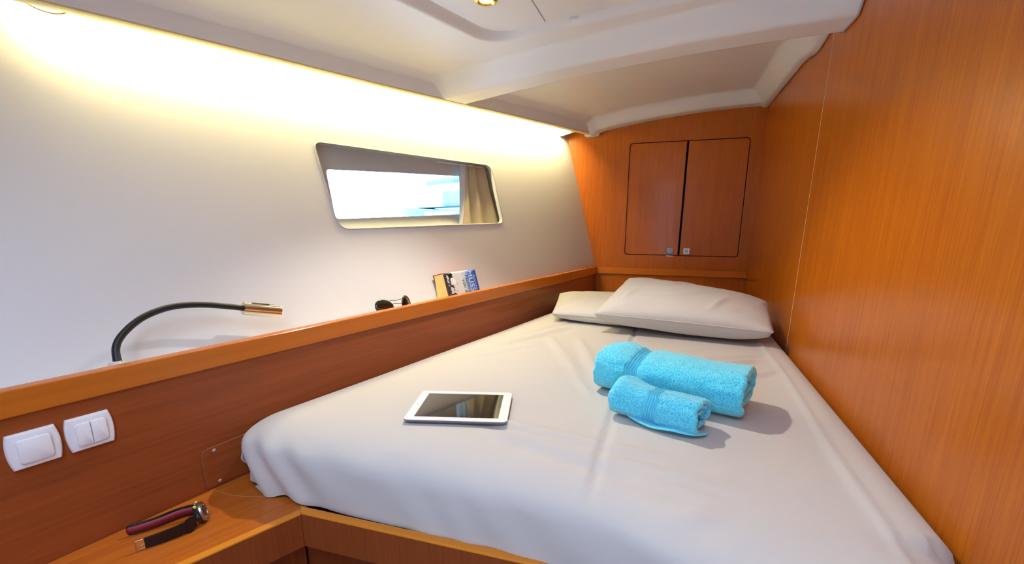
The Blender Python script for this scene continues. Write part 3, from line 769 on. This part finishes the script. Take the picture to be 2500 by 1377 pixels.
# ------------------------------------------------------------------ tablet
tz = MT+.0035; tc = Vector((-.4615, .9585, tz)); an = .2632; te = Vector((math.cos(an), math.sin(an), 0)); tg = Vector((-math.sin(an), math.cos(an), 0))
def tp(a_, b_, z): return tc+te*a_+tg*b_+Vector((0, 0, z))
tb_ = empty('tablet', up(tc)); tag(tb_, 'white tablet computer with a dark glossy screen on the sheet', 'tablet')
o1 = rrect(.241, .186, .011, 8); n = len(o1); vs = []
for k, z in ((.93, 0), (.975, .0015), (.997, .005), (1, .0078)):
    vs += [tp(a_-(1-k)*.08*(1 if a_ > 0 else -1), b_-(1-k)*.08*(1 if b_ > 0 else -1), z) for a_, b_ in o1]
fs = [(i*n+k, i*n+(k+1) % n, (i+1)*n+(k+1) % n, (i+1)*n+k) for i in range(3) for k in range(n)]+[tuple(range(n))[::-1], tuple(range(3*n, 4*n))]
tparts = [mesh('back_shell', vs, fs, mat('tablet_aluminium', '8e9098', .35, .9), None, True, angle=30)]
tparts.append(slab('bezel', [tp(a_*.995, b_*.994, .0078) for a_, b_ in o1], (0, 0, 1), .001, mat('tablet_white', 'efefee', .12), None, .0004))
tparts.append(slab('screen', [tp(a_, b_, .0088) for a_, b_ in rrect(.197, .148, .0006, 2)], (0, 0, 1), .0002, mat('tablet_glass', '060607', .02, spec=1.0, coat=1)))
tparts.append(lathe('home_button', [(0, 0), (.0055, 0), (.0052, .0003), (0, .00015)], tp(.1095, 0, .0088), (0, 0, 1), mat('button_white', 'e4e4e2', .3), None, 24))
tparts.append(lathe('camera_lens', [(0, 0), (.0016, 0), (.0016, .0003), (0, .0003)], tp(-.1095, 0, .0087), (0, 0, 1), mat('lens_grey', '70747a', .2), None, 12))
adopt(tb_, *tparts)

# ------------------------------------------------------------------ reading lamp
lp = empty('reading_lamp', up((-1.112, .613, SHZ))); tag(lp, 'black gooseneck reading lamp with a chrome head standing on the hull shelf', 'reading lamp')
path = spline([(-1.112, .613, -.318), (-1.116, .619, -.297), (-1.130, .630, -.266), (-1.137, .653, -.241), (-1.139, .694, -.216), (-1.134, .738, -.202), (-1.124, .780, -.198), (-1.106, .828, -.203), (-1.084, .878, -.215), (-1.068, .911, -.2245)], 8)
nk = tube('gooseneck', path, .0075, BLACK, None, 16, taper=[.0100-.0025*ss(0, 14, i) for i in range(len(path))])
h0, h1 = Vector((-1.071, .905, -.223)), Vector((-1.031, .989, -.2445)); ha = (h1-h0).normalized(); hl = (h1-h0).length
hd = lathe('lamp_head', [(.007, 0), (.0166, 0), (.0176, .001), (.0176, hl-.001), (.0168, hl), (.0152, hl), (.0146, hl-.004), (0, hl-.006)], h0, ha, mat('lamp_chrome', 'd9cdb4', .1, 1), None, 40)
sw_ = slab('switch', [h0+ha*(.022+a_)+Vector((.0035, -.001, .0177))+Vector((b_*.9, -b_*.3, 0)) for a_, b_ in ((0, 0), (.045, 0), (.045, .004), (0, .004))], (0, 0, 1), .0012, STEEL, None, .0005)
bs = lathe('base', [(.034, 0), (.034, .010), (.033, .018), (.028, .024), (.014, .028), (.010, .034), (.0, .034)], (-1.112, .613, SHZ), (0, 0, 1), mat('lamp_base_white', 'd6d2d0', .4), None, 40)
adopt(lp, bs, nk, hd, sw_)

# ------------------------------------------------------------------ sunglasses
sg = empty('sunglasses', up((-.905, 1.38, SHZ))); tag(sg, 'dark teardrop-lens sunglasses with thin metal frame on the hull shelf', 'sunglasses')
LENS = mat('sunglass_lens', '0c0f0e', .05, spec=.9, coat=.6); GOLD = mat('dark_metal_frame', '3a3830', .25, .9)
sgp = []
def lensloop(sgn, k=1):
    out = []
    for i in range(36):
        a_ = 2*math.pi*i/36; r = .033*k*(1+.10*math.cos(2*(a_-sgn*.6)))*(1-.07*math.sin(a_)); out.append((math.cos(a_)*r*1.06, math.sin(a_)*r*.93))
    return out
lens_c = []
for sgn, cen_, az2 in ((-1, Vector((-.925, 1.334, -.285)), .50), (1, Vector((-.892, 1.420, -.285)), -.12)):
    e1 = Vector((math.sin(az2), math.cos(az2), 0)); e2 = Vector((-.30*math.cos(az2), .30*math.sin(az2), .954)); nn = e1.cross(e2).normalized()
    if nn.x < 0: nn = -nn
    P = [cen_+e1*a_*.92+e2*b_ for a_, b_ in lensloop(sgn)]
    vs = []; fs = []; m_ = len(P)
    for r in range(6):
        k = 1-r/5.2; vs += [cen_+(p-cen_)*k+nn*.004*(1-k*k) for p in P]
    fs = [(r*m_+i, r*m_+(i+1) % m_, (r+1)*m_+(i+1) % m_, (r+1)*m_+i) for r in range(5) for i in range(m_)]+[tuple(range(5*m_, 6*m_))]
    ln = mesh('lens', vs, fs, LENS, None, True); q = ln.modifiers.new('solid', 'SOLIDIFY'); q.thickness = .0015
    sgp.append(ln); sgp.append(tube('rim', P, .0011, GOLD, None, 6, True)); lens_c.append((cen_, e1, e2, nn, P))
(c0, a0, b0, n0, P0), (c1, a1, b1, n1, P1) = lens_c
sgp.append(tube('bridge', spline([c0+a0*.031+b0*.005, (c0+c1)/2+b0*.006+n0*.004, c1-a1*.031+b1*.005], 6), .0012, GOLD, None, 6))
sgp.append(tube('bridge', spline([c0+a0*.024+b0*.021, (c0+c1)/2+b0*.016+n0*.003, c1-a1*.024+b1*.021], 6), .0010, GOLD, None, 6))
sgp.append(tube('temple', spline([c0-a0*.027+b0*.010, c0-a0*.034+b0*.008+n0*.004, c0-a0*.020-b0*.010+n0*.016, c0+a0*.06-b0*.024+n0*.014, c0+a0*.095-b0*.027+n0*.010], 6), .0016, BLACK, None, 8))
sgp.append(tube('temple', spline([c1+a1*.027+b1*.010, c1+a1*.030-b1*.012-n1*.006, c1-a1*.03-b1*.029+n1*.018, c1-a1*.08-b1*.028+n1*.010], 6), .0016, BLACK, None, 8))
adopt(sg, *sgp)

# ------------------------------------------------------------------ paperback leaning on the hull
BA = math.atan2(.061, .205); ba = Vector((math.sin(BA), math.cos(BA), 0)); lean = .30
bh = Vector((-math.cos(BA)*math.sin(lean), math.sin(BA)*math.sin(lean), math.cos(lean)))      # up the leaning cover, away from the room
bn = ba.cross(bh).normalized()
if bn.x < 0: bn = -bn
BL_, BW, BT = .200, .1150, .030
b0 = Vector((-.870, 1.668, -.2015))-bh*BW                                                     # lower left corner of the front cover
def bp_(a_, b_, c_): return b0+ba*a_+bh*b_+bn*c_
bk = empty('paperback_book', up(b0)); tag(bk, 'blue and white paperback leaning on the hull wall behind the rail', 'book')
COV = bpy.data.materials.new('cover_print'); COV.use_nodes = True; nt = COV.node_tree; B_ = nt.nodes['Principled BSDF']; B_.inputs['Roughness'].default_value = .3
at = nt.nodes.new('ShaderNodeAttribute'); at.attribute_name = 'cover_uv'; sp = nt.nodes.new('ShaderNodeSeparateXYZ'); nt.links.new(at.outputs['Vector'], sp.inputs[0])
cr = nt.nodes.new('ShaderNodeValToRGB'); cr.color_ramp.interpolation = 'LINEAR'; els = cr.color_ramp.elements
els[0].position = 0; els[0].color = lin('3c2a5c'); els[1].position = .06; els[1].color = lin('4a3a66')
for p_, c_ in ((.09, 'd9dcdc'), (.52, 'e6e8e4'), (.64, 'bcd6f0'), (.76, '4f8fe6'), (1, '1450c8')): e_ = els.new(p_); e_.color = lin(c_)
nz = nt.nodes.new('ShaderNodeTexNoise'); nz.inputs['Scale'].default_value = 16; nz.inputs['Detail'].default_value = 6; nt.links.new(at.outputs['Vector'], nz.inputs['Vector'])
th_ = nt.nodes.new('ShaderNodeMath'); th_.operation = 'SUBTRACT'; nt.links.new(nz.outputs['Fac'], th_.inputs[0])
mr = nt.nodes.new('ShaderNodeMapRange'); mr.inputs[1].default_value = .05; mr.inputs[2].default_value = .52; mr.inputs[3].default_value = .42; mr.inputs[4].default_value = .80
nt.links.new(sp.outputs[0], mr.inputs[0]); nt.links.new(mr.outputs[0], th_.inputs[1])
gt = nt.nodes.new('ShaderNodeMath'); gt.operation = 'GREATER_THAN'; gt.inputs[1].default_value = 0; nt.links.new(th_.outputs[0], gt.inputs[0])
mxc = nt.nodes.new('ShaderNodeMix'); mxc.data_type = 'RGBA'; mxc.inputs[7].default_value = lin('3c3c3e')
nt.links.new(sp.outputs[0], cr.inputs[0]); nt.links.new(cr.outputs[0], mxc.inputs[6]); nt.links.new(gt.outputs[0], mxc.inputs[0]); nt.links.new(mxc.outputs[2], B_.inputs['Base Color'])
def coverf(u, v):
    bow = .0015*math.sin(u*3.1)
    return bp_(u*BL_, v*BW, .0004+bow*.3)
cv = grid('front_cover', coverf, 20, 14, COV)
at_ = cv.data.attributes.new('cover_uv', 'FLOAT_VECTOR', 'POINT')
for j in range(15):
    for i in range(21): at_.data[j*21+i].vector = (i/20, j/14*BW/BL_, 0)
q = cv.modifiers.new('solid', 'SOLIDIFY'); q.thickness = .0006; q.offset = 0
RED = mat('spine_red', 'd8503c', .35); PAGE = mat('page_edges', 'd9bd74', .85); bumpy(PAGE, 800, .3, .0006)
vs = []; n = 12                                               # page block, its lower end bulging
sec = []
for j in range(n+1):
    v = j/n; bul = -.012*(1-v)**1.6
    sec.append([bp_(-.002, v*(BW-.003), -.0002), bp_(-.012+bul, v*(BW-.003), -BT*.45), bp_(-.022+bul*1.4, v*(BW-.003), -BT), bp_(BL_-.003, v*(BW-.003), -BT), bp_(BL_-.003, v*(BW-.003), -.0002)])
vs = [p for s_ in sec for p in s_]
fs = [(j*5+k, j*5+(k+1) % 5, j*5+5+(k+1) % 5, j*5+5+k) for j in range(n) for k in range(5)]+[(0, 1, 2, 3, 4), tuple(range(n*5, n*5+5))]
pg = mesh('pages', vs, fs, PAGE, None, False)
sp_ = slab('spine', [bp_(-.001, BW-.001, .0004), bp_(BL_, BW-.001, .0004), bp_(BL_, BW-.001, -BT-.0008), bp_(-.024, BW-.001, -BT-.0008)], bh, .0012, RED)
bc = slab('back_cover', [bp_(-.028, 0, -BT-.0004), bp_(BL_, 0, -BT-.0004), bp_(BL_, BW, -BT-.0004), bp_(-.026, BW, -BT-.0004)], -bn, .0006, mat('back_cover_plum', '5a3040', .4))
fp = slab('page_gap', [bp_(-.013, .02, -.0132), bp_(-.0125, BW-.006, -.0132), bp_(-.0125, BW-.006, -.0140), bp_(-.013, .02, -.0140)], -ba, .0004, BLACK)
bparts = [cv, pg, sp_, bc]
bpy.data.objects.remove(fp)
INKW = mat('ink_white', 'f4f6f8', .4); INKN = mat('ink_navy', '12244e', .4); INKB = mat('ink_blue', '1c3c8c', .4); INKK = mat('ink_black', '1c1a1e', .4)
def words(txt, size, a_, b_, m, sx_=1.0, space=1.0):
    """lettering on the cover, reading down it (book lies on its side)"""
    cu_ = bpy.data.curves.new('t', 'FONT'); cu_.body = txt; cu_.size = size; cu_.space_character = space; cu_.extrude = .00015; cu_.fill_mode = 'BOTH'
    to = bpy.data.objects.new('t', cu_); C.objects.link(to); dg = bpy.context.evaluated_depsgraph_get(); me = bpy.data.meshes.new_from_object(to.evaluated_get(dg)); bpy.data.objects.remove(to)
    for v in me.vertices:
        x, y, z = v.co; v.co = up(bp_(a_+y, b_-.0145-x*sx_, .0013+z))
    me.materials.clear(); o = link('lettering', me, m); bparts.append(o)
words('MUSSO', .038, .147, .127, INKW, .93, 1.1)
words('GUILLAUME', .0145, .178, .108, INKW, 1, 1.2)
words('Nachricht', .028, .126, .110, INKN, .9)
words('von dir', .028, .104, .094, INKN, .9)
def blob(pts, m, z=.0011): bparts.append(slab('cover_print', [bp_(a_, max(.003, b_-.0175), z) for a_, b_ in pts], bn, .0002, m))
blob([(.024, .118), (.030, .127), (.044, .130), (.052, .122), (.046, .112), (.034, .110)], INKK)
blob([(.022, .030), (.030, .042), (.042, .046), (.056, .040), (.072, .030), (.088, .030), (.090, .020), (.078, .014), (.05, .016), (.03, .014)], INKK)
blob([(.036, .108), (.050, .110), (.064, .098), (.060, .084), (.046, .080), (.036, .092)], INKW, .0012)
for a_, b_ in ((.176, .076), (.184, .052), (.112, .120)): blob([(a_, b_), (a_+.004, b_+.005), (a_+.002, b_+.0005), (a_+.005, b_-.005)], INKB)
adopt(bk, *bparts)

# ------------------------------------------------------------------ wristwatch lying on its side on the table
wa = empty('wristwatch', up((-.92, .56, TBL))); tag(wa, 'black sports wristwatch with red-lined strap lying open on the table', 'watch')
wn_ = Vector((.66, .70, .26)).normalized(); we_ = Vector((wn_.y, -wn_.x, 0)).normalized(); wu = wn_.cross(we_)
if wu.z < 0: wu = -wu
wc = Vector((-.902, .590, TBL+.0225)); BLK = mat('watch_black', '121315', .3); DIAL = mat('watch_dial', '2c1c18', .15, coat=.6); YEL = mat('watch_yellow', 'e8d040', .4); REDL = mat('strap_red_lining', '8c2430', .55)
wp = [lathe('case', [(.019, -.007), (.0215, -.004), (.0218, .002), (.0205, .004), (0, .004)], wc, wn_, BLK, None, 40)]
bz = lathe('bezel', [(.0205, .003), (.0212, .0045), (.0205, .0078), (.0185, .0088), (.0175, .0082), (.0175, .006)], wc, wn_, STEEL, None, 48)
dlm = lathe('dial', [(0, .0055), (.0176, .0055), (.0176, .0074), (0, .0078)], wc, wn_, DIAL, None, 40)
wp += [bz, dlm]
for k in range(12):
    a_ = math.pi/6*k; c_ = wc+wn_*.0078+(we_*math.cos(a_)+wu*math.sin(a_))*.0145; r_ = (we_*math.cos(a_)+wu*math.sin(a_)); t_ = r_.cross(wn_)
    slab('hour_mark', [c_-r_*.0015-t_*.0005, c_+r_*.0015-t_*.0005, c_+r_*.0015+t_*.0005, c_-r_*.0015+t_*.0005], wn_, .0002, INKW, dlm)
for a_, l_ in ((.9, .011), (2.5, .0075)):
    r_ = (we_*math.cos(a_)+wu*math.sin(a_)); t_ = r_.cross(wn_); c_ = wc+wn_*.008; slab('hand', [c_-t_*.0006, c_+r_*l_, c_+t_*.0006], wn_, .0002, STEEL, dlm)
for a_ in (1.15, 1.57, 2.0):
    r_ = (we_*math.cos(a_)+wu*math.sin(a_)); wp.append(lathe('pusher', [(.0, .021), (.0028, .021), (.0028, .0245), (.0022, .0255), (0, .0255)], wc-wn_*.001, r_, YEL if a_ != 1.57 else STEEL, None, 16))
c_ = wc-wn_*.0045+wu*.014; 
wp.append(slab('badge', [wc+we_*a_+wu*b_-wn_*.0072 for a_, b_ in ((-.004, .004), (.004, .004), (.004, .015), (-.004, .015))], -wn_, .0006, YEL, None, .0003))
def strap(path, w0, w1, inner_on, th=.0032):
    P = spline(path, 10); n = len(P); vs = []; vi = []
    for i, p in enumerate(P):
        t = (P[min(i+1, n-1)]-P[max(i-1, 0)]); t.z = 0; t.normalize(); s = Vector((t.y, -t.x, 0)); k = i/(n-1); w_ = (w0+(w1-w0)*k)/2
        if k > .93 and inner_on: w_ *= math.sqrt(max(.03, 1-((k-.93)/.075)**2))
        zc = p.z
        for sd in (-1, 1):
            for zz in (-1, 1): vs.append(p+s*sd*th/2+Vector((0, 0, zz*w_)))
        vi.append((p, s, w_))
    fs = []
    for i in range(n-1):
        a_, b_ = 4*i, 4*i+4; fs += [(a_, a_+1, b_+1, b_), (a_+2, b_+2, b_+3, a_+3), (a_+1, a_+3, b_+3, b_+1), (a_, b_, b_+2, a_+2)]
    fs += [(0, 2, 3, 1), (4*n-4, 4*n-3, 4*n-1, 4*n-2)]
    o = mesh('strap', vs, fs, BLK, None, False); bevel(o, .0008, 2); return o, vi
f0 = wc-we_*.0215-wn_*.006; n0_ = wc+we_*.0215-wn_*.006
s1, v1 = strap([(f0.x, f0.y, TBL+.0205), (-.946, .578, TBL+.019), (-.968, .546, TBL+.0145), (-.989, .519, TBL+.0125), (-1.001, .506, TBL+.0125)], .026, .022, True)
s2, v2 = strap([(n0_.x, n0_.y, TBL+.0195), (-.893, .552, TBL+.0155), (-.908, .522, TBL+.0135), (-.927, .493, TBL+.0125)], .027, .023, False)
sgn = 1 if v1[10][1].x > 0 else -1
vs = []
for p, s, w_ in v1: vs += [p+s*sgn*.0018+Vector((0, 0, w_*.66)), p+s*sgn*.0018-Vector((0, 0, w_*.66))]
fs = [(2*i, 2*i+1, 2*i+3, 2*i+2) for i in range(len(v1)-1)]
ln = mesh('lining', vs, fs, REDL, None, True); q = ln.modifiers.new('solid', 'SOLIDIFY'); q.thickness = .0005; q.offset = 0; ln.parent = s1
for k in (.22, .30, .38, .46, .54):
    p, s, w_ = v1[int(k*(len(v1)-1))]; h = lathe('hole', [(0, 0), (.0011, 0), (.0011, .0002), (0, .0002)], p+s*sgn*.0021, s*sgn, BLK, s1, 10)
p, s, w_ = v2[-1]; pb_ = v2[-3][0]; t = (p-pb_); t.z = 0; t.normalize()
bu = tube('buckle', [p+t*.001+Vector((0, 0, .0095)), p+t*.013+Vector((0, 0, .0095)), p+t*.014+Vector((0, 0, .0085)), p+t*.014-Vector((0, 0, .0085)), p+t*.013-Vector((0, 0, .0095)), p+t*.001-Vector((0, 0, .0095))], .0011, STEEL, s2, 8)
tube('buckle_tongue', [p+t*.0005, p+t*.008+Vector((0, 0, -.003))], .0009, STEEL, s2, 8)
for kk, wd_ in ((.30, .0245),):
    i0, i1 = int(.16*(len(v2)-1)), int(.34*(len(v2)-1)); vs = []; fs = []
    for i in range(i0, i1+1):
        q_, s_, w_ = v2[i]
        for sd in (-1, 1):
            for zz in (-1, 1): vs.append(q_+s_*sd*.0036+Vector((0, 0, zz*(w_+.0012))))
    m_ = i1-i0+1
    for i in range(m_-1): a_, b_ = 4*i, 4*i+4; fs += [(a_, a_+1, b_+1, b_), (a_+2, b_+2, b_+3, a_+3), (a_+1, a_+3, b_+3, b_+1), (a_, b_, b_+2, a_+2)]
    fs += [(0, 2, 3, 1), (4*m_-4, 4*m_-3, 4*m_-1, 4*m_-2)]; mesh('keeper_block', vs, fs, BLK, s2)
wp += [s1, s2]; adopt(wa, *wp)
